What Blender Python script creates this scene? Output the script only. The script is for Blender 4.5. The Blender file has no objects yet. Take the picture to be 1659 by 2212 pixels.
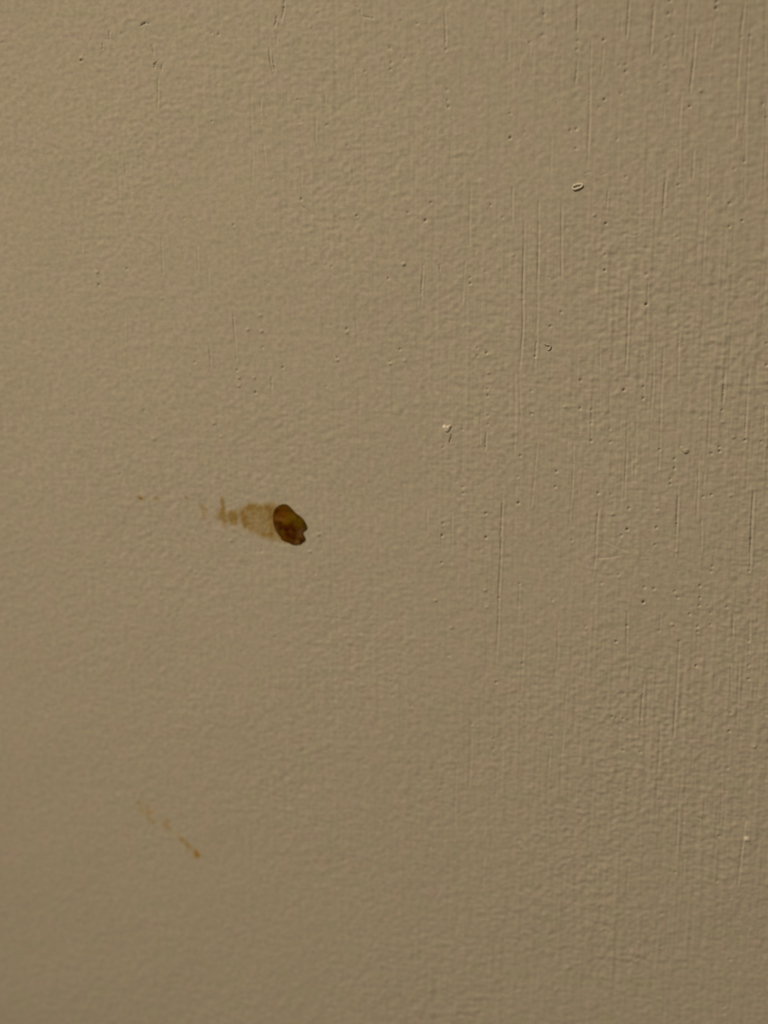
import bpy, math
import numpy as np
from mathutils import Vector, Euler

# ------------------------------------------------------------------ camera, light, exposure
W, HGT = 1659, 2212                       # photograph size
S = 0.00006                               # metres of wall per photo pixel at the centre
sc = bpy.context.scene
sc.view_settings.view_transform = 'Standard'
sc.view_settings.look = 'None'
sc.view_settings.gamma = 1.0
sc.view_settings.exposure = 0.0
sc.view_settings.use_curve_mapping = False

FOCAL_MM, SENSOR_MM = 35.0, 36.0
FPX = FOCAL_MM / SENSOR_MM * HGT          # focal length in photo pixels
DIST = FPX * S
YAW, PITCH = math.radians(8.0), math.radians(11.0)   # camera looks a little left and a little down

cam_d = bpy.data.cameras.new('camera')
cam_d.sensor_fit = 'VERTICAL'
cam_d.sensor_height = SENSOR_MM
cam_d.sensor_width = SENSOR_MM * W / HGT
cam_d.lens = FOCAL_MM
cam_d.clip_start, cam_d.clip_end = 0.002, 20.0
cam = bpy.data.objects.new('camera', cam_d)
sc.collection.objects.link(cam)
cam.rotation_euler = Euler((math.pi / 2 - PITCH, 0, YAW), 'XYZ')
ROT = cam.rotation_euler.to_matrix()
FWD = ROT @ Vector((0, 0, -1))
CAM = -FWD * DIST                          # optical axis meets the wall plane (y = 0) at the origin
cam.location = CAM
sc.camera = cam
R3 = np.array(ROT)


def wall_xz(px, py):
    """point of the wall plane (x, z in metres) seen at a photo pixel"""
    px = np.asarray(px, float); py = np.asarray(py, float)
    d = np.stack([(px - W / 2) / FPX, (HGT / 2 - py) / FPX, -np.ones_like(px)], -1) @ R3.T
    t = -CAM[1] / d[..., 1]
    return CAM[0] + t * d[..., 0], CAM[2] + t * d[..., 2]


fx, fz = wall_xz(1350.0, 800.0)            # sharpest on the right, upper half
cam_d.dof.use_dof = True
cam_d.dof.focus_distance = float((Vector((fx, 0, fz)) - CAM).dot(FWD))
cam_d.dof.aperture_fstop = 9.0

world = bpy.data.worlds.new('room_light')
sc.world = world
world.use_nodes = True
bg = world.node_tree.nodes['Background']
bg.inputs[0].default_value = (1.0, 0.812, 0.506, 1)
bg.inputs[1].default_value = 0.105

lamp_d = bpy.data.lights.new('falloff_spot', 'SPOT')      # unseen lamp up to the left, its cone shaped to fit the brightness falloff
lamp_d.spot_size = math.radians(30)
lamp_d.spot_blend = 1.0
lamp_d.shadow_soft_size = 0.035
lamp_d.color = (1.0, 0.812, 0.506)
lamp_d.energy = 19.9
lamp = bpy.data.objects.new('falloff_spot', lamp_d)
sc.collection.objects.link(lamp)
lamp.location = (-0.32, -0.48, 0.52)
lamp.rotation_euler = (Vector((0.03, 0, -0.06)) - lamp.location).to_track_quat('-Z', 'Y').to_euler()

# ------------------------------------------------------------------ helpers
rng = np.random.default_rng(11)


def lin(c):
    c = np.asarray(c, float) / 255.0
    return np.where(c <= 0.04045, c / 12.92, ((c + 0.055) / 1.055) ** 2.4)


WALL_SRGB = (146, 127, 98)                 # how the paint reads in the photo's middle
PAINT = np.array((0.46, 0.425, 0.395))     # the paint itself
LIT = lin(WALL_SRGB) / PAINT               # so this is what the light does to a white surface


def pigment(c):
    return np.clip(lin(c) / LIT, 0.0005, 0.9)


def new_mat(name):
    m = bpy.data.materials.new(name); m.use_nodes = True
    nt = m.node_tree; nt.nodes.clear()
    return m, nt, nt.nodes, nt.links


def link_mesh(name, verts, faces_flat, loop_totals, mat, parent=None, smooth=True):
    me = bpy.data.meshes.new(name)
    n = len(loop_totals)
    me.vertices.add(len(verts)); me.vertices.foreach_set('co', np.ascontiguousarray(verts, np.float32).ravel())
    me.loops.add(len(faces_flat)); me.loops.foreach_set('vertex_index', np.ascontiguousarray(faces_flat, np.int32))
    me.polygons.add(n)
    starts = np.concatenate([[0], np.cumsum(loop_totals)[:-1]]).astype(np.int32)
    me.polygons.foreach_set('loop_start', starts)
    me.polygons.foreach_set('use_smooth', np.full(n, smooth, bool))
    me.update(calc_edges=True)
    me.validate()
    me.materials.append(mat)
    o = bpy.data.objects.new(name, me)
    sc.collection.objects.link(o)
    if parent is not None:
        o.parent = parent
    return o


def tag(o, label=None, cat=None, group=None, kind=None):
    if label: o['label'] = label
    if cat: o['category'] = cat
    if group: o['group'] = group
    if kind: o['kind'] = kind
    return o


def empty(name, x, z):
    o = bpy.data.objects.new(name, None)
    o.empty_display_size = 0.002
    o.location = (x, 0, z)
    sc.collection.objects.link(o)
    return o


# ------------------------------------------------------------------ relief of the painted wall
# pinholes left by burst bubbles in the paint: photo x, y, strength
PITS = """
5,92,.5 457,72,.6 472,75,.8 458,262,.6 398,472,.5 263,72,.4 902,51,.8 866,45,.4 842,104,.6 845,136,.7 844,150,.8
788,155,.6 874,127,.5 643,216,.6 706,270,.6 969,231,1 967,217,.6 966,194,.5 750,315,.5 589,387,.4 651,431,1 771,466,.9
505,486,.8 931,438,.7 881,460,.6 919,476,.6 963,108,.8 854,237,.4 1175,31,1 1172,76,.6 1144,92,.6 1304,87,1.2 1248,88,.6
1246,107,.9 1306,215,1.2 1102,245,.7 1102,298,1.3 1245,279,1.1 1232,282,.7 1244,321,.7 1294,232,.5 1448,1,1 1548,4,1.2
1547,18,1.4 1444,30,1 1454,76,.8 1441,81,.8 1602,80,.7 1621,78,.7 1337,141,.7 1351,140,.6 1351,155,.9 1436,142,.8
1490,230,1 1648,225,.8 1341,202,.6 1443,199,.6 1425,179,.5 1333,301,.6 1655,254,.7 1465,400,1 1608,349,.9 1586,366,.7
1352,382,.8 1576,440,1 1309,483,1.2 1603,477,1.2 1575,490,1 1307,551,.7 1306,584,1.1 1396,593,.7 1396,658,1.7 1463,512,.6
1515,364,.5 1530,425,.5 1344,420,.4 1053,841,.7 1054,855,.9 1054,898,.7 1054,917,.7 1148,845,.6 1148,894,.8 1254,822,.9
1253,883,1 1277,953,1 1277,915,.7 1124,985,.8 1202,1019,1.1 1200,1052,.9 1120,1087,1.5 1050,1109,1.1 1050,1162,.8
957,1131,1.1 955,1157,.9 1000,1053,.7 1001,1066,.8 957,967,.6 1292,1066,1.2 1119,1030,.8 1235,1168,.8 1035,1048,.5
999,928,.5 1390,1302,1.3 1504,1439,1.6 1617,1439,.9 1617,1467,1.1 1322,1549,1.4 1346,1553,1 1578,1540,1 1575,1580,1.4
1346,1621,1.1 1383,1625,1.4 1348,1500,.8 1572,1660,.7 1340,1710,.7 1424,1728,.8 1331,1386,.9 1356,1704,.5 1529,1309,.5
1016,613,1.1 1015,600,.6 1060,443,.6 919,477,.6 1051,763,1.2 1031,752,.7 1031,769,.8 864,755,.9 1156,770,1.1 1048,587,.5
1185,600,.5 1086,470,.5 1212,674,.7 1189,705,.8 839,602,.8 749,711,1 729,773,.7 611,794,1.1 512,800,1 552,848,1.3
843,782,.8 705,835,.5 717,576,.5 580,611,.3 567,751,.5 1348,843,1.6 1390,836,.9 1390,861,.9 1319,955,.9 1318,927,.6
1277,886,.7 1560,887,.8 1610,951,1.1 1554,966,.9 1555,975,1.1 1656,789,1.1 1656,742,.8 1425,971,.8 1457,992,.8 1457,1012,1
1645,954,.7 1537,980,.9 1448,1035,.7 1448,1046,.9 1320,1069,.6 1359,1098,.9 1355,1144,1.7 1342,1157,.9 1418,1140,1.1
1420,1099,.7 1415,1177,.7 1537,1069,1 1519,1073,.8 1539,1224,.8 1536,1235,.7 1618,1234,.7 1413,1272,1 1457,1278,.9
1392,1269,1 1465,1291,.9 1390,1301,1.4 1512,1266,.9 1512,1292,.9 1510,1309,.9 1570,1312,.9 1490,1327,.9 1507,1354,.8
1507,1365,.8 1336,1242,.9 1355,1352,.9 1618,1385,.9 1331,1386,.8 1468,1386,.6 1424,1363,.7 1535,1350,.7 1265,1354,.7
1299,1260,.6 1535,1325,.6 259,1025,.6 228,1218,.6 158,1199,.5 564,1191,.8 594,1377,.8 680,1239,.5 729,1335,.5 524,1408,.5
406,1504,.6 954,1216,1.2 955,1158,.8 1050,1161,.9 1122,1261,.8 1193,1297,.8 1072,1474,1.1 1128,1434,.9 970,1416,.8
846,1472,.6 848,1502,.7 888,1526,.8 1123,1518,.7 1077,1292,.7 1066,1597,1 1065,1619,.8 1190,1590,.9 1019,1565,.9 951,1707,.8
980,1859,.7 929,1831,.6 1120,1816,.8 1553,1807,1.2 1459,1884,1.3 1549,1904,1.2 1306,2012,1.1 1377,2071,1.2 1428,2045,.9
1429,1974,.8 1377,2031,.7 1578,1940,.7 1577,2073,.9 1564,2175,1.1 1563,2190,1 1492,2130,.6 1425,2153,.6 1266,2194,.7
1230,1854,.6 1198,2134,.7 743,1860,.8 547,1742,.6 588,1859,.6 457,1719,.5 274,581,.8 213,616,.9 420,783,.7 312,887,.6
206,972,.7 374,982,.5 112,746,.4 463,919,.4 175,131,.9 338,1077,.4 707,1120,.1 691,1148,.4 1476,1776,.5 1030,1565,.4
"""
# hard grains under the paint (lit from above, shaded below)
NIBS = """
175,126,1 210,588,.9 872,571,1.3 874,779,.8 941,1297,1.4 1048,1275,1 1052,1312,.8 1284,465,1 1324,1111,.9 1452,1349,1.2
1578,1071,.8 1584,945,1 1630,1613,1 1514,196,.9 1228,2090,1 1197,2085,.8 1032,2182,.8 535,712,.8 565,716,1 516,816,1
516,834,.8 549,816,.7 563,681,.6 499,1168,1 670,1192,.9 688,1155,1 422,1236,.6 975,1356,1.1 1151,890,.6 1221,879,.8
1055,806,.8 1109,551,.7 1515,905,.6 1560,912,.6 1460,1191,.8 1459,1884,0 350,645,.5 1126,1830,.5 729,778,.9 843,785,.8
749,719,.8 670,58,.6 685,24,.6 1460,145,.4 1372,1000,.4 463,915,.7 478,943,.6 333,948,.8 351,1294,.6 747,1374,.5
"""
# brush lines: strength ; polyline of photo pixels
LINES = """
.6;1275,200 1270,369|.5;1192,296 1190,381|.5;1213,429 1214,607|.8;1314,405 1309,462|.9;1441,364 1436,420 1432,477
.6;1472,200 1465,387|.7;1499,320 1496,390|.5;1530,300 1524,460 1518,607|.7;1612,230 1608,440|.6;1593,254 1590,300
.7;1656,200 1650,430|.6;1165,410 1160,640|.5;1361,600 1356,697|.4;1400,577 1397,697|.6;1017,400 1014,535
.6;1004,557 1002,600 999,660|.8;915,569 912,625 910,668|.8;950,569 950,590|.8;1108,400 1107,492|.9;1132,480 1131,634 1129,713 1123,800
.8;1166,472 1162,600|.6;1212,429 1214,605|.5;1162,629 1161,725|1.0;1161,725 1153,800|.5;1039,882 1036,969|1.0;1051,930 1049,974
.5;1122,800 1124,920|.6;1113,800 1112,993|.6;1161,945 1155,1020 1148,1106|.8;1240,945 1237,1030 1233,1089 1230,1137|.8;1086,1065 1082,1161 1081,1198
1.1;1084,1150 1080,1246 1075,1367 1071,1440|.7;923,1101 923,1162|.6;977,1113 976,1180|.7;954,1150 953,1198|.8;1259,1150 1257,1164|.8;1291,1101 1287,1174
.5;1280,850 1277,950|.8;1122,1261 1119,1330|.6;1134,1319 1133,1380 1128,1450 1123,1510|.9;1358,650 1356,705 1352,807|.8;1413,730 1410,843 1404,910
.7;1433,737 1431,807 1425,951 1423,1026|.8;1468,718 1463,830|.6;1390,747 1391,780|.6;1534,807 1529,975|1;1566,795 1565,840 1563,872|.8;1620,785 1615,860 1609,947
.8;1654,874 1650,937|.8;1355,903 1351,1036|.6;1375,903 1371,1036|.7;1365,975 1363,1036|.4;1297,734 1295,903|.8;1510,975 1507,1036|.4;1317,783 1317,903
1;1466,1048 1463,1110 1460,1169 1457,1212|.7;1510,1012 1505,1125|.8;1516,1116 1514,1195|1.1;1627,1048 1624,1145 1621,1215 1618,1234|.9;1293,1096 1287,1207 1281,1246
.8;1352,1000 1348,1082|.6;1522,1017 1521,1048|.8;1357,1318 1355,1386|.6;1428,1318 1425,1362|.7;1584,1325 1583,1386|.7;1621,1330 1620,1386
.6;1283,1207 1319,1205 1343,1200|.5;1302,1169 1351,1190 1372,1193|.5;1380,1205 1400,1203 1416,1207|.6;1604,1178 1623,1178|.8;1206,1339 1204,1420 1197,1466
.8;1356,1318 1354,1400 1352,1463|1;1391,1466 1387,1520 1384,1568|1.2;1468,1384 1464,1450 1460,1511 1456,1595|.8;1427,1556 1424,1610 1421,1671
.9;1578,1430 1578,1505|.8;1598,1427 1594,1500 1591,1574|.9;1551,1463 1550,1482|.8;1620,1336 1617,1420|.6;1584,1315 1584,1390|.6;1189,1616 1186,1670 1183,1719
.7;1224,1481 1216,1595 1210,1722|.5;1245,1469 1241,1586|.5;1245,1690 1241,1746|.7;1560,1640 1558,1700 1557,1770|.6;1523,1710 1520,1764|.7;1468,1700 1463,1797 1460,1850
.9;1497,1764 1512,1768 1524,1775|.5;1611,1770 1605,1794|1;1611,1774 1604,1822 1600,1856 1593,1916|.8;1465,1750 1461,1834|.8;1478,1846 1475,1907
.8;1357,1868 1353,1928|.6;1314,1870 1312,1914|.7;1436,1895 1431,1943|.6;1616,2003 1611,2085|.6;1582,1991 1581,2022|.8;1558,1750 1554,1789
.8;986,1645 984,1720 982,1789|.8;1018,1584 1016,1650 1013,1710|.7;1074,1657 1070,1729|.8;1052,1801 1047,1866|.8;1188,1611 1181,1705|.5;845,1616 843,1654
.6;1162,2091 1155,2154|.4;1046,1850 1041,1933|.5;929,2091 926,2143|.4;947,2091 945,2154|.8;614,0 613,22 608,45|1;598,33 593,63|.6;598,72 598,100
.8;581,100 584,136 592,163|.6;590,120 595,163|.6;562,214 563,274|.6;569,313 574,356|.5;542,205 545,301|.4;545,310 545,413|.7;682,250 681,304 687,319
.9;961,15 962,60 963,100|.4;764,145 768,229|.6;783,39 783,78|.6;655,36 655,57|.5;753,347 753,392|.4;762,352 765,401|.4;810,193 812,247
.3;651,346 651,407|.4;702,193 702,229|.7;1176,0 1174,26 1173,52|.9;1249,0 1248,40 1246,76|.9;1247,129 1245,150 1243,183|.6;1100,85 1098,135
.6;1072,93 1070,112|.6;1123,123 1121,163|.7;1200,90 1194,131|.8;1278,80 1274,200 1272,268 1270,330|.8;1303,100 1301,130 1298,169|.5;1146,93 1144,127
.7;1203,209 1203,229|1;1359,0 1357,40 1354,85|.9;1415,0 1408,66 1404,127|.8;1344,36 1339,73|.8;1486,0 1480,64 1478,129|1;1504,58 1498,143 1491,203
.6;1544,40 1534,119|.9;1608,0 1601,80 1595,169 1589,260|.8;1655,0 1654,70 1652,140|.8;1622,60 1615,150 1607,300|.6;1592,255 1591,298|.7;1459,10 1454,36
.6;1623,0 1622,40|.6;1532,151 1530,175|.6;1434,219 1432,278|.7;1472,223 1468,249|.7;350,512 351,560 352,600|.6;425,530 429,587|.7;452,741 455,770 457,801
.4;175,503 178,560|.4;271,666 268,756|.4;449,580 453,640|.6;141,858 145,890 172,902|1;236,66 237,90|1.1;221,93 223,107|.6;197,81 197,90
1.0;303,57 313,50 325,52|.7;326,99 330,103 333,121|1;335,150 334,139 342,134|.8;351,139 350,154|.6;343,169 342,200 341,235|.5;270,343 273,380
.5;258,377 258,437|.4;191,169 193,193|.4;71,271 72,313|.6;504,666 509,741 511,787|.7;586,813 588,861|.4;767,674 770,717|.3;748,616 751,674
.8;762,12 777,18|.6;777,18 782,35|.8;782,35 808,40|.5;805,268 837,273|.5;640,268 660,262|.8;653,445 664,455|.7;970,1413 976,1420|.5;681,1470 681,1540
.5;1258,378 1270,371 1283,376|.6;1296,381 1307,376 1323,378|.7;1345,503 1368,509 1385,503|.5;1590,540 1605,537|.5;1332,1840 1340,1841 1352,1838
"""

# hair cracks and scratches: narrower and deeper
CRACKS = """
1;236,64 237,92|1;221,92 223,109|.6;197,80 197,91|.9;302,58 306,54 313,50 325,52|.6;324,99 330,102 333,121|.9;335,152 334,139 342,134
.7;350,138 351,156|.5;342,165 342,200 341,236|.7;614,0 613,22 608,45|.9;598,33 593,63|.6;581,100 584,136 592,163|.5;590,120 595,163
.7;762,11 777,18|.5;777,18 782,35|.7;782,35 808,41|.5;1131,520 1129,700 1125,790|.8;653,444 664,456|.7;586,812 588,842|.7;969,1412 976,1421
.5;1160,735 1156,770|.6;1051,932 1049,972|.8;1086,1080 1082,1161|.6;1082,1160 1079,1280 1075,1367|.7;1466,1070 1462,1140|.8;1627,1060 1624,1145 1621,1213
.7;1460,1511 1456,1593|.6;1389,1490 1384,1566|.7;1496,1763 1512,1768 1525,1776|.7;1604,1822 1600,1856 1594,1914|.6;1359,0 1354,84|.6;1415,20 1405,120
.6;1504,60 1497,150 1492,200|.6;1608,10 1600,80|.6;1437,390 1433,455|.5;1498,345 1497,389|.7;1306,580 1308,590|.6;1249,10 1246,70|.6;1246,150 1243,185
.5;452,745 455,780|.5;504,680 509,741|.5;1565,830 1561,872|.6;1613,890 1609,945|.5;951,570 950,590|.5;914,590 910,640|.5;961,30 963,98
"""


def parse_triples(t):
    return np.array([[float(v) for v in w.split(',')] for w in t.split()])


def parse_lines(t):
    out = []
    for row in t.strip().split('\n'):
        for item in row.split('|'):
            s, p = item.split(';')
            out.append((float(s), np.array([[float(v) for v in w.split(',')] for w in p.split()])))
    return out


G = 0.000105                                # spacing of the fine relief
cx, cz = wall_xz([0, W, 0, W], [0, 0, HGT, HGT])
MX = 0.018
gx = np.arange(cx.min() - MX, cx.max() + MX, G)
gz = np.arange(cz.min() - MX, cz.max() + MX, G)
NX, NZ = len(gx), len(gz)
X0, Z0 = gx[0], gz[0]
HM = np.zeros((NZ, NX), np.float32)         # outward height, in photo pixels (x S = metres)


def to_grid(px, py):
    x, z = wall_xz(px, py)
    return (x - X0) / G, (z - Z0) / G


def stamp(gi, gj, rad_px, fn):
    r = int(math.ceil(rad_px * S / G)) + 1
    i0, i1 = max(0, int(gi) - r), min(NX, int(gi) + r + 2)
    j0, j1 = max(0, int(gj) - r), min(NZ, int(gj) + r + 2)
    if i0 >= i1 or j0 >= j1:
        return
    u = (np.arange(i0, i1) - gi)[None, :] * G / S      # px to the right
    v = (np.arange(j0, j1) - gj)[:, None] * G / S      # px upward
    HM[j0:j1, i0:i1] += fn(u, v).astype(np.float32)


def pit(gi, gj, s):
    sx, sy = 2.3, 2.6
    a = rng.uniform(0.85, 1.15)
    stamp(gi, gj, 9, lambda u, v: s * (-2.3 * np.exp(-((u / sx) ** 2 + (v / (sy * a)) ** 2))
                                      + 0.35 * np.exp(-((u / 4.2) ** 2 + ((v + 4.6) / 3.2) ** 2))))


def nib(gi, gj, s):
    stamp(gi, gj, 13, lambda u, v: s * 1.35 * np.exp(-((u / 3.4) ** 2 + (v / 2.9) ** 2)))


def line(gp, s, width=1.55, deep=1.0):
    """a brush line: a narrow furrow with a soft lip on its right"""
    seg = np.diff(gp, axis=0); L = np.hypot(seg[:, 0], seg[:, 1]); tot = L.sum()
    n = max(2, int(tot / 1.0))
    t = np.linspace(0, tot, n); cum = np.concatenate([[0], np.cumsum(L)])
    xs = np.interp(t, cum, gp[:, 0]); zs = np.interp(t, cum, gp[:, 1])
    ph = rng.uniform(0, 6.28, 3)
    env = np.clip(np.minimum(t, tot - t) / max(6.0, 0.12 * tot), 0, 1) ** 0.6
    env = env * (0.8 + 0.22 * np.sin(t / 9.0 + ph[0]) + 0.18 * np.sin(t / 4.1 + ph[1]))
    dx = 0.4 * np.sin(t / 17.0 + ph[2])
    horiz = abs(gp[-1, 0] - gp[0, 0]) > abs(gp[-1, 1] - gp[0, 1])
    for x, z, e, d in zip(xs, zs, env, dx):
        if horiz:
            j0 = int(z) - 8; j = np.arange(max(j0, 0), min(j0 + 17, NZ)); i = int(round(x))
            if 0 <= i < NX and len(j):
                v = (j - z - d) * G / S
                HM[j, i] += s * e * (-deep * np.exp(-(v / width) ** 2) + 0.35 * np.exp(-((v + 3.2) / 2.4) ** 2))
        else:
            i0 = int(x) - 8; i = np.arange(max(i0, 0), min(i0 + 17, NX)); j = int(round(z))
            if 0 <= j < NZ and len(i):
                u = (i - x - d) * G / S
                HM[j, i] += s * e * (-deep * np.exp(-(u / width) ** 2) + 0.36 * np.exp(-((u - 3.4) / 2.6) ** 2))


def blurred_noise(shape, sz, sx, seed):
    """gaussian-filtered noise of unit deviation; sz, sx = filter size in grid steps"""
    r = np.random.default_rng(seed).standard_normal(shape)
    fz = np.fft.fftfreq(shape[0])[:, None]; fxq = np.fft.rfftfreq(shape[1])[None, :]
    f = np.fft.rfft2(r) * np.exp(-2 * (np.pi ** 2) * ((fz * sz) ** 2 + (fxq * sx) ** 2))
    o = np.fft.irfft2(f, s=shape)
    return (o / o.std()).astype(np.float32)


px1 = S / G                                 # grid steps per photo pixel
ramp = ((gx - cx.min()) / (cx.max() - cx.min())).clip(0, 1)[None, :]      # 0 left .. 1 right: the paint is rougher to the right
rough = 0.62 + 0.45 * np.clip((ramp - 0.18) / 0.6, 0, 1)
patch = 0.9 + 0.22 * blurred_noise((NZ, NX), 90 * px1, 70 * px1, 3)
rough = rough * np.clip(patch, 0.55, 1.3)
# orange-peel grain of rolled paint, slightly wider than tall, and faint weave-like threads
grain = 0.30 * blurred_noise((NZ, NX), 2.9 * px1, 3.6 * px1, 21) + 0.19 * blurred_noise((NZ, NX), 8 * px1, 9 * px1, 22)
threads = 0.07 * blurred_noise((NZ, NX), 1.8 * px1, 14 * px1, 23)
strokes = 0.18 * blurred_noise((NZ, NX), 55 * px1, 1.9 * px1, 24) * np.clip(0.25 + 1.0 * ramp, 0, 1.15)
HM += (rough * (grain + threads + strokes)).astype(np.float32)
HM += 0.5 * blurred_noise((NZ, NX), 60 * px1, 60 * px1, 25)

for x, y, s in parse_triples(PITS):
    gi, gj = to_grid(x, y); pit(gi, gj, 1.45 * s)
for x, y, s in parse_triples(NIBS):
    gi, gj = to_grid(x, y); nib(gi, gj, 1.9 * s)
for s, pts in parse_lines(LINES):
    gi, gj = to_grid(pts[:, 0], pts[:, 1]); line(np.stack([gi, gj], -1), 1.8 * s)
for s, pts in parse_lines(CRACKS):
    gi, gj = to_grid(pts[:, 0], pts[:, 1]); line(np.stack([gi, gj], -1), s, 1.4, 3.6)
# fainter bubbles and brush lines nobody could place one by one, thicker to the right
for k in range(420):
    u, v = rng.uniform(), rng.uniform()
    if rng.uniform() < 0.12 + 0.88 * u:
        pit(u * NX, v * NZ, rng.uniform(0.12, 0.42))
for k in range(330):
    u, v = rng.uniform(), rng.uniform()
    if rng.uniform() < 0.10 + 0.9 * u:
        Lz = rng.uniform(40, 190) * px1
        lean = 0.06 * (u - 0.35)
        p = np.array([[u * NX, v * NZ], [u * NX - lean * Lz, v * NZ - Lz]])
        line(p, rng.uniform(0.10, 0.42), rng.uniform(1.4, 2.2))
# taper the relief out at the rim of the fine area
ex = np.clip(np.minimum(np.arange(NX), np.arange(NX)[::-1]) / 20.0, 0, 1)[None, :]
ez = np.clip(np.minimum(np.arange(NZ), np.arange(NZ)[::-1]) / 20.0, 0, 1)[:, None]
HM *= (ex * ez).astype(np.float32)


def height_at(x, z):
    """outward height of the wall in metres at wall coordinates"""
    a = np.clip((np.asarray(x) - X0) / G, 0, NX - 1.001); b = np.clip((np.asarray(z) - Z0) / G, 0, NZ - 1.001)
    i, j = a.astype(int), b.astype(int); fa, fb = a - i, b - j
    h = (HM[j, i] * (1 - fa) + HM[j, i + 1] * fa) * (1 - fb) + (HM[j + 1, i] * (1 - fa) + HM[j + 1, i + 1] * fa) * fb
    return h * S


def grid_quads(nz, nx):
    idx = np.arange(nz * nx, dtype=np.int32).reshape(nz, nx)
    return np.stack([idx[:-1, :-1], idx[:-1, 1:], idx[1:, 1:], idx[1:, :-1]], -1).reshape(-1, 4)


# ------------------------------------------------------------------ wall
wm, nt, N, L = new_mat('wall_paint')
out = N.new('ShaderNodeOutputMaterial'); bs = N.new('ShaderNodeBsdfPrincipled')
bs.inputs['Roughness'].default_value = 0.75
bs.inputs['Specular IOR Level'].default_value = 0.12
tc = N.new('ShaderNodeTexCoord')
n1 = N.new('ShaderNodeTexNoise'); n1.inputs['Scale'].default_value = 330; n1.inputs['Detail'].default_value = 3.5
L.new(tc.outputs['Object'], n1.inputs['Vector'])
rp = N.new('ShaderNodeValToRGB')
tint_a = PAINT * (0.982, 0.998, 0.972); tint_b = PAINT * (1.018, 0.990, 1.012)
rp.color_ramp.elements[0].position = 0.38; rp.color_ramp.elements[0].color = (*tint_a, 1)
rp.color_ramp.elements[1].position = 0.62; rp.color_ramp.elements[1].color = (*tint_b, 1)
L.new(n1.outputs['Fac'], rp.inputs['Fac'])
n3 = N.new('ShaderNodeTexNoise'); n3.inputs['Scale'].default_value = 1600; n3.inputs['Detail'].default_value = 2.5
L.new(tc.outputs['Object'], n3.inputs['Vector'])
m3 = N.new('ShaderNodeMapRange'); m3.inputs[1].default_value = 0.3; m3.inputs[2].default_value = 0.7; m3.inputs[3].default_value = 0.91; m3.inputs[4].default_value = 1.09
L.new(n3.outputs['Fac'], m3.inputs[0])
s3 = N.new('ShaderNodeVectorMath'); s3.operation = 'SCALE'
L.new(rp.outputs['Color'], s3.inputs[0]); L.new(m3.outputs[0], s3.inputs['Scale'])
L.new(s3.outputs[0], bs.inputs['Base Color'])
n2 = N.new('ShaderNodeTexNoise'); n2.inputs['Scale'].default_value = 3800; n2.inputs['Detail'].default_value = 2
L.new(tc.outputs['Object'], n2.inputs['Vector'])
bp = N.new('ShaderNodeBump'); bp.inputs['Strength'].default_value = 0.35; bp.inputs['Distance'].default_value = 0.00002
L.new(n2.outputs['Fac'], bp.inputs['Height']); L.new(bp.outputs['Normal'], bs.inputs['Normal'])
L.new(bs.outputs[0], out.inputs[0])

ax = np.concatenate([[-0.75, -0.75, -0.4, -0.2], gx, [0.2, 0.4, 0.75, 0.75]])
az = np.concatenate([[-0.75, -0.75, -0.4, -0.2], gz, [0.2, 0.4, 0.75, 0.75]])
AX, AZ = np.meshgrid(ax, az)
Y = np.zeros_like(AX)
Y[4:-4, 4:-4] = -HM * S
Y[0, :] = Y[-1, :] = 0.1; Y[:, 0] = Y[:, -1] = 0.1       # the slab's edges run back from the face
q = grid_quads(len(az), len(ax))
nxx, nzz = len(ax), len(az)
back = np.array([[0, (nzz - 1) * nxx, nzz * nxx - 1, nxx - 1]], np.int32)
q = np.concatenate([q, back])
wall = link_mesh('wall_back', np.stack([AX, Y, AZ], -1).reshape(-1, 3), q.ravel(), np.full(len(q), 4), wm)
tag(wall, 'beige painted wall with brush lines and tiny pinholes', 'wall', kind='structure')


# ------------------------------------------------------------------ stains: thin films lying on the paint
def film_material(name, colour, tint_noise=0.25):
    """a see-through brown film: the more density, the more it filters the light of the paint below"""
    m, nt, N, L = new_mat(name)
    out = N.new('ShaderNodeOutputMaterial'); tr = N.new('ShaderNodeBsdfTransparent')
    at = N.new('ShaderNodeAttribute'); at.attribute_name = 'stain_amount'
    tc = N.new('ShaderNodeTexCoord'); no = N.new('ShaderNodeTexNoise')
    no.inputs['Scale'].default_value = 2600; no.inputs['Detail'].default_value = 2
    L.new(tc.outputs['Object'], no.inputs['Vector'])
    mr = N.new('ShaderNodeMapRange'); mr.inputs[1].default_value = 0.3; mr.inputs[2].default_value = 0.7
    mr.inputs[3].default_value = 1 - tint_noise; mr.inputs[4].default_value = 1 + tint_noise
    L.new(no.outputs['Fac'], mr.inputs[0])
    mu = N.new('ShaderNodeMath'); mu.operation = 'MULTIPLY'; mu.use_clamp = False
    L.new(at.outputs['Fac'], mu.inputs[0]); L.new(mr.outputs[0], mu.inputs[1])
    comb = N.new('ShaderNodeCombineColor')
    for k in range(3):
        pw = N.new('ShaderNodeMath'); pw.operation = 'POWER'
        pw.inputs[0].default_value = float(colour[k])
        L.new(mu.outputs[0], pw.inputs[1]); L.new(pw.outputs[0], comb.inputs[k])
    L.new(comb.outputs[0], tr.inputs['Color']); L.new(tr.outputs[0], out.inputs[0])
    return m


def blob(x, y, cxp, cyp, rx, ry, ang=0.0, p=2.0):
    """soft-edged elliptical dab in photo pixels"""
    a = math.radians(ang); dx, dy = x - cxp, y - cyp
    u = dx * math.cos(a) + dy * math.sin(a); v = -dx * math.sin(a) + dy * math.cos(a)
    return np.exp(-(((u / rx) ** 2 + (v / ry) ** 2) ** (p / 2)))


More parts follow.
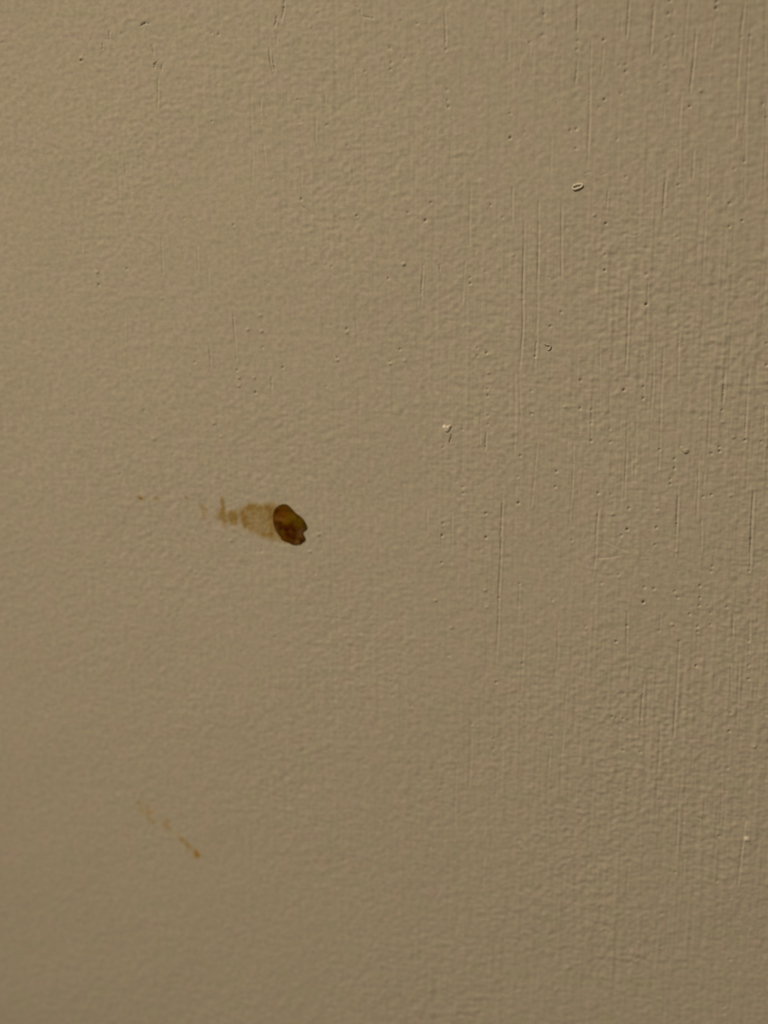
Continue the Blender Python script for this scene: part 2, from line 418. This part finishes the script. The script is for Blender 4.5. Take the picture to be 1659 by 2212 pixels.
def value_noise(x, y, sx, sy, seed):
    r = np.random.default_rng(seed).uniform(0, 1, (256, 256))
    a, b = x / sx + 500, y / sy + 500
    i, j = np.floor(a).astype(int), np.floor(b).astype(int); fa, fb = a - i, b - j
    fa, fb = fa * fa * (3 - 2 * fa), fb * fb * (3 - 2 * fb)
    g = lambda p, q: r[q % 256, p % 256]
    return (g(i, j) * (1 - fa) + g(i + 1, j) * fa) * (1 - fb) + (g(i, j + 1) * (1 - fa) + g(i + 1, j + 1) * fa) * fb


def film(name, box, density, mat, parent, thr=0.10, step=1.0, lift=0.000012):
    x0, y0, x1, y1 = box
    xs, ys = np.arange(x0, x1 + step, step), np.arange(y1, y0 - step, -step)
    PX, PY = np.meshgrid(xs, ys)
    D = density(PX, PY)
    wx, wz = wall_xz(PX, PY)
    h = height_at(wx, wz)
    q = grid_quads(*PX.shape)
    keep = D.ravel()[q].max(1) > thr
    q = q[keep]
    used, inv = np.unique(q, return_inverse=True)
    base = np.array(parent.location) if parent else np.zeros(3)
    v = np.stack([wx.ravel()[used], -(h.ravel()[used] + lift), wz.ravel()[used]], -1)
    if parent is None:
        base = np.array([v[:, 0].mean(), 0, v[:, 2].mean()])
    o = link_mesh(name, v - base, inv.reshape(-1), np.full(len(q), 4), mat, parent)
    if parent is None:
        o.location = base
    att = o.data.attributes.new('stain_amount', 'FLOAT', 'POINT')
    att.data.foreach_set('value', np.ascontiguousarray(np.maximum(D.ravel()[used] - thr * 0.8, 0), np.float32))
    return o


film_brown = film_material('dried_brown_film', (0.865, 0.775, 0.57))
film_ochre = film_material('thin_ochre_film', (0.945, 0.86, 0.655))

# ---- the dark dried drop with its trailing smear
OUT = [(345, 720), (340, 620), (365, 520), (410, 440), (480, 385), (560, 345), (640, 335), (720, 355), (790, 410), (850, 465), (910, 540),
       (970, 590), (1040, 640), (1100, 690), (1150, 750), (1190, 815), (1225, 885), (1246, 950), (1232, 1000), (1197, 1030), (1160, 1048),
       (1140, 1080), (1145, 1128), (1172, 1180), (1198, 1235), (1193, 1290), (1150, 1330), (1098, 1368), (1060, 1396), (990, 1405), (930, 1415),
       (850, 1400), (790, 1370), (720, 1340), (650, 1310), (590, 1285), (548, 1240), (530, 1195), (480, 1130), (430, 1050), (390, 960), (360, 860), (347, 780)]
K1 = 140.0 / 1659.0
out_px = np.array([(560 + x * K1, 1060 + y * K1) for x, y in OUT])


def catmull(p, per):
    n = len(p); r = []
    for i in range(n):
        a, b, c, d = p[i - 1], p[i], p[(i + 1) % n], p[(i + 2) % n]
        for k in range(per):
            t = k / per
            r.append(0.5 * (2 * b + (c - a) * t + (2 * a - 5 * b + 4 * c - d) * t * t + (3 * b - a - 3 * c + d) * t ** 3))
    return np.array(r)


ring = catmull(out_px, 5)
TONES = [(600, 400, 78, 44, 2), (430, 530, 62, 22, 0), (620, 620, 88, 48, 2), (560, 730, 100, 62, 18), (720, 770, 92, 60, 2), (870, 660, 90, 62, 4),
         (900, 480, 72, 44, 2), (1050, 750, 80, 56, 4), (1180, 900, 66, 46, 4), (1000, 850, 78, 52, 2), (550, 820, 56, 24, 0), (800, 900, 62, 28, 0),
         (700, 980, 52, 17, 0), (880, 1010, 54, 17, 0), (750, 1120, 56, 19, 0), (910, 1180, 56, 21, 0), (600, 1050, 82, 54, 8), (470, 950, 78, 50, 8),
         (560, 1120, 76, 46, 8), (640, 1200, 78, 42, 0), (1080, 1040, 88, 57, 26), (1060, 1130, 84, 54, 18), (1150, 1250, 66, 44, 4), (1085, 1280, 52, 22, 0),
         (990, 1320, 98, 64, 26), (850, 1300, 72, 38, 2), (940, 1380, 92, 60, 18), (370, 720, 64, 35, 0), (380, 850, 70, 33, 2), (820, 1050, 76, 38, 4),
         (1000, 960, 74, 42, 4), (760, 430, 74, 42, 2), (460, 660, 88, 50, 8), (620, 800, 96, 60, 4), (650, 730, 100, 62, 8), (980, 1180, 78, 44, 2),
         (560, 600, 84, 46, 0), (640, 930, 60, 24, 0), (540, 950, 52, 18, 0), (420, 700, 94, 52, 16), (580, 345, 62, 38, 4), (1000, 625, 66, 44, 4)]
T = np.array(TONES, float)


def drop_tone(x, y):
    u, v = (x - 560) / K1, (y - 1060) / K1
    d2 = (u[:, None] - T[None, :, 0]) ** 2 + (v[:, None] - T[None, :, 1]) ** 2 + 900.0
    w = d2 ** -2.0
    c = pigment(T[:, 2:])
    return 0.92 * (w[:, :, None] * c[None]).sum(1) / w.sum(1)[:, None]


dm, nt, N, L = new_mat('dried_brown_crust')
out = N.new('ShaderNodeOutputMaterial'); bs = N.new('ShaderNodeBsdfPrincipled')
bs.inputs['Roughness'].default_value = 0.45
bs.inputs['Specular IOR Level'].default_value = 0.03
at = N.new('ShaderNodeAttribute'); at.attribute_name = 'pigment'
tc = N.new('ShaderNodeTexCoord'); no = N.new('ShaderNodeTexNoise')
no.inputs['Scale'].default_value = 2200; no.inputs['Detail'].default_value = 3
L.new(tc.outputs['Object'], no.inputs['Vector'])
mr = N.new('ShaderNodeMapRange'); mr.inputs[1].default_value = 0.3; mr.inputs[2].default_value = 0.7; mr.inputs[3].default_value = 0.88; mr.inputs[4].default_value = 1.12
L.new(no.outputs['Fac'], mr.inputs[0])
vm = N.new('ShaderNodeVectorMath'); vm.operation = 'SCALE'
L.new(at.outputs['Color'], vm.inputs[0]); L.new(mr.outputs[0], vm.inputs['Scale'])
L.new(vm.outputs[0], bs.inputs['Base Color']); L.new(bs.outputs[0], out.inputs[0])

drop_x, drop_z = wall_xz(624.0, 1134.0)
drop = empty('dried_drop', float(drop_x), float(drop_z))
tag(drop, 'dark brown dried drop with notched right edge and pale brown smear trailing left', 'stain')
NR = 26
ctr = np.array((622.0, 1136.0))
pts, hts = [], []
for r in range(NR, 0, -1):
    t = r / NR
    pts.append(ctr + (ring - ctr) * t)
    hts.append(np.full(len(ring), 2.6 * (1 - t ** 6) ** 0.6))
pts.append(ctr[None]); hts.append(np.array([2.6]))
P = np.concatenate(pts); Hh = np.concatenate(hts)
n = len(ring)
lump = value_noise(P[:, 0], P[:, 1], 11, 9, 5) + 0.5 * value_noise(P[:, 0], P[:, 1], 5, 5, 6) - 0.75
Hh = Hh + lump * 0.9 * np.clip(Hh / 2.0, 0, 1)
wx, wz = wall_xz(P[:, 0], P[:, 1])
hy = height_at(wx, wz) + Hh * S
hy[:n] -= 0.00003                           # the rim soaks into the paint
V = np.stack([wx, -hy, wz], -1) - np.array(drop.location)
fl, lt = [], []
for r in range(NR - 1):
    for k in range(n):
        a, b = r * n + k, r * n + (k + 1) % n
        fl += [a, a + n, b + n, b]; lt.append(4)
last = (NR - 1) * n
for k in range(n):
    fl += [last + k, len(P) - 1, last + (k + 1) % n]; lt.append(3)
crust = link_mesh('crust', V, np.array(fl), np.array(lt), dm, drop)
col = crust.data.attributes.new('pigment', 'FLOAT_COLOR', 'POINT')
tone = drop_tone(P[:, 0], P[:, 1])
rim = np.zeros(len(P)); rim[:n * 4] = np.repeat([0.75, 0.65, 0.4, 0.15], n)      # more residue dried along the rim
tone = tone * (1 - rim[:, None]) + pigment((60, 36, 2)) * rim[:, None]
col.data.foreach_set('color', np.concatenate([tone, np.ones((len(P), 1))], 1).astype(np.float32).ravel())
tag(crust, 'dark brown shiny dried crust')

K2 = 420.0 / 1659.0


def smear_density(x, y):
    u, v = (x - 280) / K2, (y - 1030) / K2          # in the pixels of an enlarged view
    wob = (value_noise(x, y, 4, 6, 31) - 0.5)
    top = np.interp(u, [920, 980, 1030, 1100, 1180, 1300], [275, 262, 235, 240, 230, 228]) + 26 * wob
    bot = np.interp(u, [920, 980, 1100, 1200, 1300, 1400], [395, 445, 500, 530, 552, 575]) + 30 * (value_noise(x, y, 5, 5, 32) - 0.5)
    body = 1 / (1 + np.exp(-(v - top) / 9)) / (1 + np.exp(-(bot - v) / 11)) / (1 + np.exp(-(u - 955) / 10))
    streak = 0.95 + 0.28 * (value_noise(x, y, 4.3, 26, 33) + value_noise(x, y, 7.1, 19, 36) - 1.0) + 0.3 * (value_noise(x, y, 5, 5, 34) - 0.5)
    d = 0.95 * body * np.clip(streak, 0.25, 1.6)
    B = lambda *a, **k: blob(u, v, *a, **k)
    d += 0.75 * B(1030, 258, 42, 34) + 0.65 * B(1082, 252, 17, 26) + 0.5 * B(1108, 262, 16, 14)
    d += 0.8 * B(1172, 258, 16, 28) + 0.6 * B(1205, 300, 30, 60) + 0.45 * B(1215, 400, 22, 90)
    d += 0.75 * B(968, 350, 26, 84, -10, p=4) + 1.05 * B(880, 345, 42, 64, -6, p=6) + 0.45 * B(905, 400, 26, 16)
    d += 1.0 * B(802, 335, 26, 98, -4, p=3) + 0.7 * B(762, 325, 38, 44) + 1.05 * B(788, 200, 16, 34) + 0.5 * B(795, 255, 16, 40)
    d += 0.30 * B(880, 350, 75, 70, p=4) + 0.35 * B(925, 300, 22, 40)
    d += 0.7 * B(1200, 488, 20, 20) + 0.5 * B(1025, 405, 22, 18) + 0.45 * B(1130, 500, 40, 28)
    d += 0.6 * B(618, 252, 36, 19, 42) + 0.6 * B(634, 318, 18, 66, -10) + 0.4 * B(652, 280, 15, 26)
    d += 0.16 * B(890, 460, 45, 40)
    d *= 0.95 + 0.35 * (value_noise(x, y, 3.1, 4.3, 35) - 0.4)
    edge = np.interp(y, [1060, 1092, 1110, 1135, 1150, 1164, 1172, 1185], [604, 604, 596, 596, 602, 612, 622, 628])   # it ends under the drop
    return np.where(x > edge, 0, d)


sm = film('smear', (410, 1060, 628, 1180), smear_density, film_brown, drop, thr=0.10)
tag(sm, 'streaky translucent orange-brown smear')

# ---- specks of the same brown, left of the smear
spx = film('stain_speck', (292, 1066, 318, 1088),
           lambda x, y: 2.3 * blob(x, y, 304, 1076.3, 4.2, 2.8, 28) + 0.35 * blob(x, y, 304, 1076, 11, 3.5, 14), film_brown, None, thr=0.12)
tag(spx, 'tiny dark reddish brown speck on the wall left of the smear', 'stain', group='specks left of the smear')
spx2 = film('stain_speck', (322, 1064, 356, 1090),
            lambda x, y: 0.75 * blob(x, y, 338, 1077, 9, 4.2, 10), film_brown, None, thr=0.12)
tag(spx2, 'faint olive brown speck between the dark reddish speck and the smear', 'stain', group='specks left of the smear')
spx3 = film('stain_speck', (390, 1058, 416, 1090),
            lambda x, y: 0.7 * blob(x, y, 402, 1074, 3.2, 8, -32), film_brown, None, thr=0.12)
tag(spx3, 'faint slanted speck closest to the streaky smear on its left', 'stain', group='specks left of the smear')

# ---- the faint second stain, lower left
fx0, fz0 = wall_xz(424.0, 1845.0)
faint = empty('faint_stain', float(fx0), float(fz0))
tag(faint, 'faint ochre slanted streak ending in a small brown dot, lower left on the wall', 'stain')
K3 = 220.0 / 1659.0


def uv3(x, y):
    return (x - 260) / K3, (y - 1700) / K3


def dot_density(x, y):
    u, v = uv3(x, y)
    return 2.4 * blob(u, v, 1245, 1075, 62, 34, 52, p=3) + 1.1 * blob(u, v, 1215, 1120, 60, 42, 50) + 1.2 * blob(u, v, 1268, 1130, 30, 24)


def streak_density(x, y):
    u, v = uv3(x, y)
    d = 0.9 * blob(u, v, 1075, 920, 140, 36, 44, p=3) + 1.1 * blob(u, v, 988, 838, 52, 32, 48) + 0.55 * blob(u, v, 1140, 985, 80, 46, 40)
    d += 0.75 * blob(u, v, 878, 748, 44, 20, 35)
    return d * (0.85 + 0.4 * (value_noise(x, y, 3, 3, 41) - 0.4))


def smudge_density(x, y):
    u, v = uv3(x, y)
    B = lambda *a, **k: blob(u, v, *a, **k)
    d = 0.75 * B(310, 290, 42, 66) + 0.5 * B(320, 190, 26, 40) + 0.55 * B(230, 250, 55, 16, 8) + 0.45 * B(320, 400, 40, 50)
    d += 0.65 * B(440, 330, 30, 80, -8) + 0.85 * B(480, 425, 60, 42) + 0.6 * B(565, 385, 45, 26, -20) + 0.5 * B(370, 410, 40, 40)
    d += 0.85 * B(505, 545, 85, 28, 42) + 0.5 * B(445, 500, 30, 40) + 0.55 * B(545, 590, 45, 16, 10)
    d += 0.85 * B(700, 585, 92, 24, 56) + 0.7 * B(760, 560, 30, 95, -6) + 0.7 * B(765, 655, 55, 34, 20) + 0.35 * B(820, 710, 60, 34, 40)
    return d * (0.75 + 0.7 * (value_noise(x, y, 3.5, 4, 42) - 0.35))


tag(film('dot', (405, 1826, 445, 1866), dot_density, film_ochre, faint, thr=0.2), 'dark brown dot')
film('streak', (366, 1790, 424, 1846), streak_density, film_ochre, faint, thr=0.14)
film('smudge', (276, 1714, 378, 1802), smudge_density, film_ochre, faint, thr=0.14)

# ------------------------------------------------------------------ bits of dried paint stuck on the wall
pm, nt, N, L = new_mat('pale_paint_chip')
out = N.new('ShaderNodeOutputMaterial'); bs = N.new('ShaderNodeBsdfPrincipled')
bs.inputs['Roughness'].default_value = 0.7; bs.inputs['Specular IOR Level'].default_value = 0.15
tc = N.new('ShaderNodeTexCoord'); no = N.new('ShaderNodeTexNoise'); no.inputs['Scale'].default_value = 3000
L.new(tc.outputs['Object'], no.inputs['Vector'])
rp = N.new('ShaderNodeValToRGB')
rp.color_ramp.elements[0].position = 0.35; rp.color_ramp.elements[0].color = (0.60, 0.57, 0.53, 1)
rp.color_ramp.elements[1].position = 0.65; rp.color_ramp.elements[1].color = (0.76, 0.74, 0.71, 1)
L.new(no.outputs['Fac'], rp.inputs['Fac']); L.new(rp.outputs[0], bs.inputs['Base Color']); L.new(bs.outputs[0], out.inputs[0])


def crumb(name, x, y, outline, height, label, mat, cat='paint chip', seed=0, power=2.0, tilt=(0, 0)):
    """a low lump with an irregular outline (photo pixels around x, y), sunk a hair into the paint"""
    o_px = catmull(np.array(outline, float), 6)
    n = len(o_px); NRc = 9
    P, Hc = [], []
    for r in range(NRc, 0, -1):
        t = r / NRc
        P.append(o_px * t); Hc.append(np.full(n, height * max(0.0, 1 - t ** power) ** 0.7))
    P.append(np.zeros((1, 2))); Hc.append(np.array([height]))
    P = np.concatenate(P); Hc = np.concatenate(Hc)
    Hc = Hc * (1 + 0.5 * (value_noise(P[:, 0] + 50, P[:, 1] + 50, 3, 3, seed) - 0.5)) + (tilt[0] * P[:, 0] + tilt[1] * P[:, 1]) * np.clip(Hc / height, 0, 1)
    wx, wz = wall_xz(P[:, 0] + x, P[:, 1] + y)
    bx, bz = wall_xz(float(x), float(y))
    hy = height_at(wx, wz) + Hc * S
    hy[:n] -= 0.00004
    V = np.stack([wx - bx, -hy, wz - bz], -1)
    fl, lt = [], []
    for r in range(NRc - 1):
        for k in range(n):
            a, b = r * n + k, r * n + (k + 1) % n
            fl += [a, a + n, b + n, b]; lt.append(4)
    last = (NRc - 1) * n
    for k in range(n):
        fl += [last + k, len(P) - 1, last + (k + 1) % n]; lt.append(3)
    o = link_mesh(name, V, np.array(fl), np.array(lt), mat)
    o.location = (float(bx), 0, float(bz))
    tag(o, label, cat, group='paint bits stuck on the wall')
    return o


def curl(name, pts, rad, label, mat, lift=0.5):
    """a little rolled ridge of paint along photo pixels, thinning at both ends"""
    p = np.array(pts, float)
    seg = np.hypot(*np.diff(p, axis=0).T); cum = np.concatenate([[0], np.cumsum(seg)])
    t = np.linspace(0, cum[-1], max(10, int(cum[-1] * 1.2)))
    xs, ys = np.interp(t, cum, p[:, 0]), np.interp(t, cum, p[:, 1])
    k = np.ones(5) / 5
    xs[2:-2], ys[2:-2] = np.convolve(xs, k, 'valid'), np.convolve(ys, k, 'valid')
    r = rad * (np.clip(np.minimum(t, cum[-1] - t) / 4.0, 0.0, 1) ** 0.5 * 0.8 + 0.2)
    bx, bz = wall_xz(p[:, 0].mean(), p[:, 1].mean())
    tx, ty = np.gradient(xs), np.gradient(ys); ln = np.hypot(tx, ty); nx_, ny_ = -ty / ln, tx / ln
    V, NS = [], 10
    for i in range(len(t)):
        for a in range(NS):
            th = 2 * math.pi * a / NS
            ox, oy, oh = nx_[i] * r[i] * math.cos(th), ny_[i] * r[i] * math.cos(th), r[i] * math.sin(th)
            wx, wz = wall_xz(xs[i] + ox, ys[i] + oy); cx_, cz_ = wall_xz(xs[i], ys[i])
            V.append((wx - bx, -(height_at(cx_, cz_) + (lift * r[i] + oh) * S), wz - bz))
    fl, lt = [], []
    for i in range(len(t) - 1):
        for a in range(NS):
            b = (a + 1) % NS
            fl += [i * NS + a, i * NS + b, (i + 1) * NS + b, (i + 1) * NS + a]; lt.append(4)
    fl += list(range(NS))[::-1]; lt.append(NS)
    fl += [(len(t) - 1) * NS + a for a in range(NS)]; lt.append(NS)
    o = link_mesh(name, np.array(V, float), np.array(fl), np.array(lt), mat)
    o.location = (float(bx), 0, float(bz))
    tag(o, label, 'paint chip', group='paint bits stuck on the wall')
    return o


crumb('paint_flake', 964, 926, [(-9, -4), (-4, -9), (3, -6), (8, -9), (12, -6), (9, 0), (6, 6), (1, 9), (-4, 5), (-8, 1)], 4.2,
      'pale ragged paint flake with a short painted shadow below it, right of the centre', pm, seed=3, tilt=(0.05, -0.22))
crumb('paint_crumb', 1612, 1812, [(-6, -2), (-3, -6), (3, -6), (7, -1), (6, 4), (0, 4), (-4, 3)], 4.6,
      'small bright paint crumb near the right edge in the lower part', pm, seed=4)
crumb('paint_lump', 1478, 972, [(-10, -6), (-5, -9), (3, -4), (11, -2), (10, 5), (4, 9), (-3, 6), (-8, 1)], 3.4,
      'low beige paint lump shaded below, amid the brush lines at right', wm, seed=6)
curl('paint_curl', [(1237, 405), (1240, 401), (1246, 399), (1255, 398), (1259, 400), (1256, 404), (1248, 408), (1240, 410), (1237, 407), (1237.5, 404.5)], 2.3,
     'tiny oval ring of raised paint at upper right', pm)
sm_, nt, N, L = new_mat('shadow_sliver_brown')  # dark tone that stands in for the small shadow under the flake
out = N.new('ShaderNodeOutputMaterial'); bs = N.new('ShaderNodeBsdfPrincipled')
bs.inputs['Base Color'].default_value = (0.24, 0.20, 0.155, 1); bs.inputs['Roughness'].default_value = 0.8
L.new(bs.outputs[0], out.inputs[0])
curl('paint_curl', [(1174, 742), (1178, 744), (1182, 746), (1187, 745), (1190, 750), (1187, 755), (1182, 757)], 1.6,
     'tiny hooked paint curl right of the centre line, below the oval ring', wm)
curl('paint_curl', [(646, 2055), (651, 2057), (656, 2061), (659, 2065)], 1.9,
     'tiny slanted paint ridge near the bottom of the wall', wm)
crumb('shadow_sliver', 972, 944, [(-4, 11), (-3, 4), (0, -4), (2, -9), (4, -7), (2.5, 0), (0.5, 7), (-2, 13)], 0.9,  # thin raised shape carrying the flake's shadow as a dark colour
      'short dark slanted painted shadow just below the pale ragged flake', sm_, cat='painted shadow', seed=8)
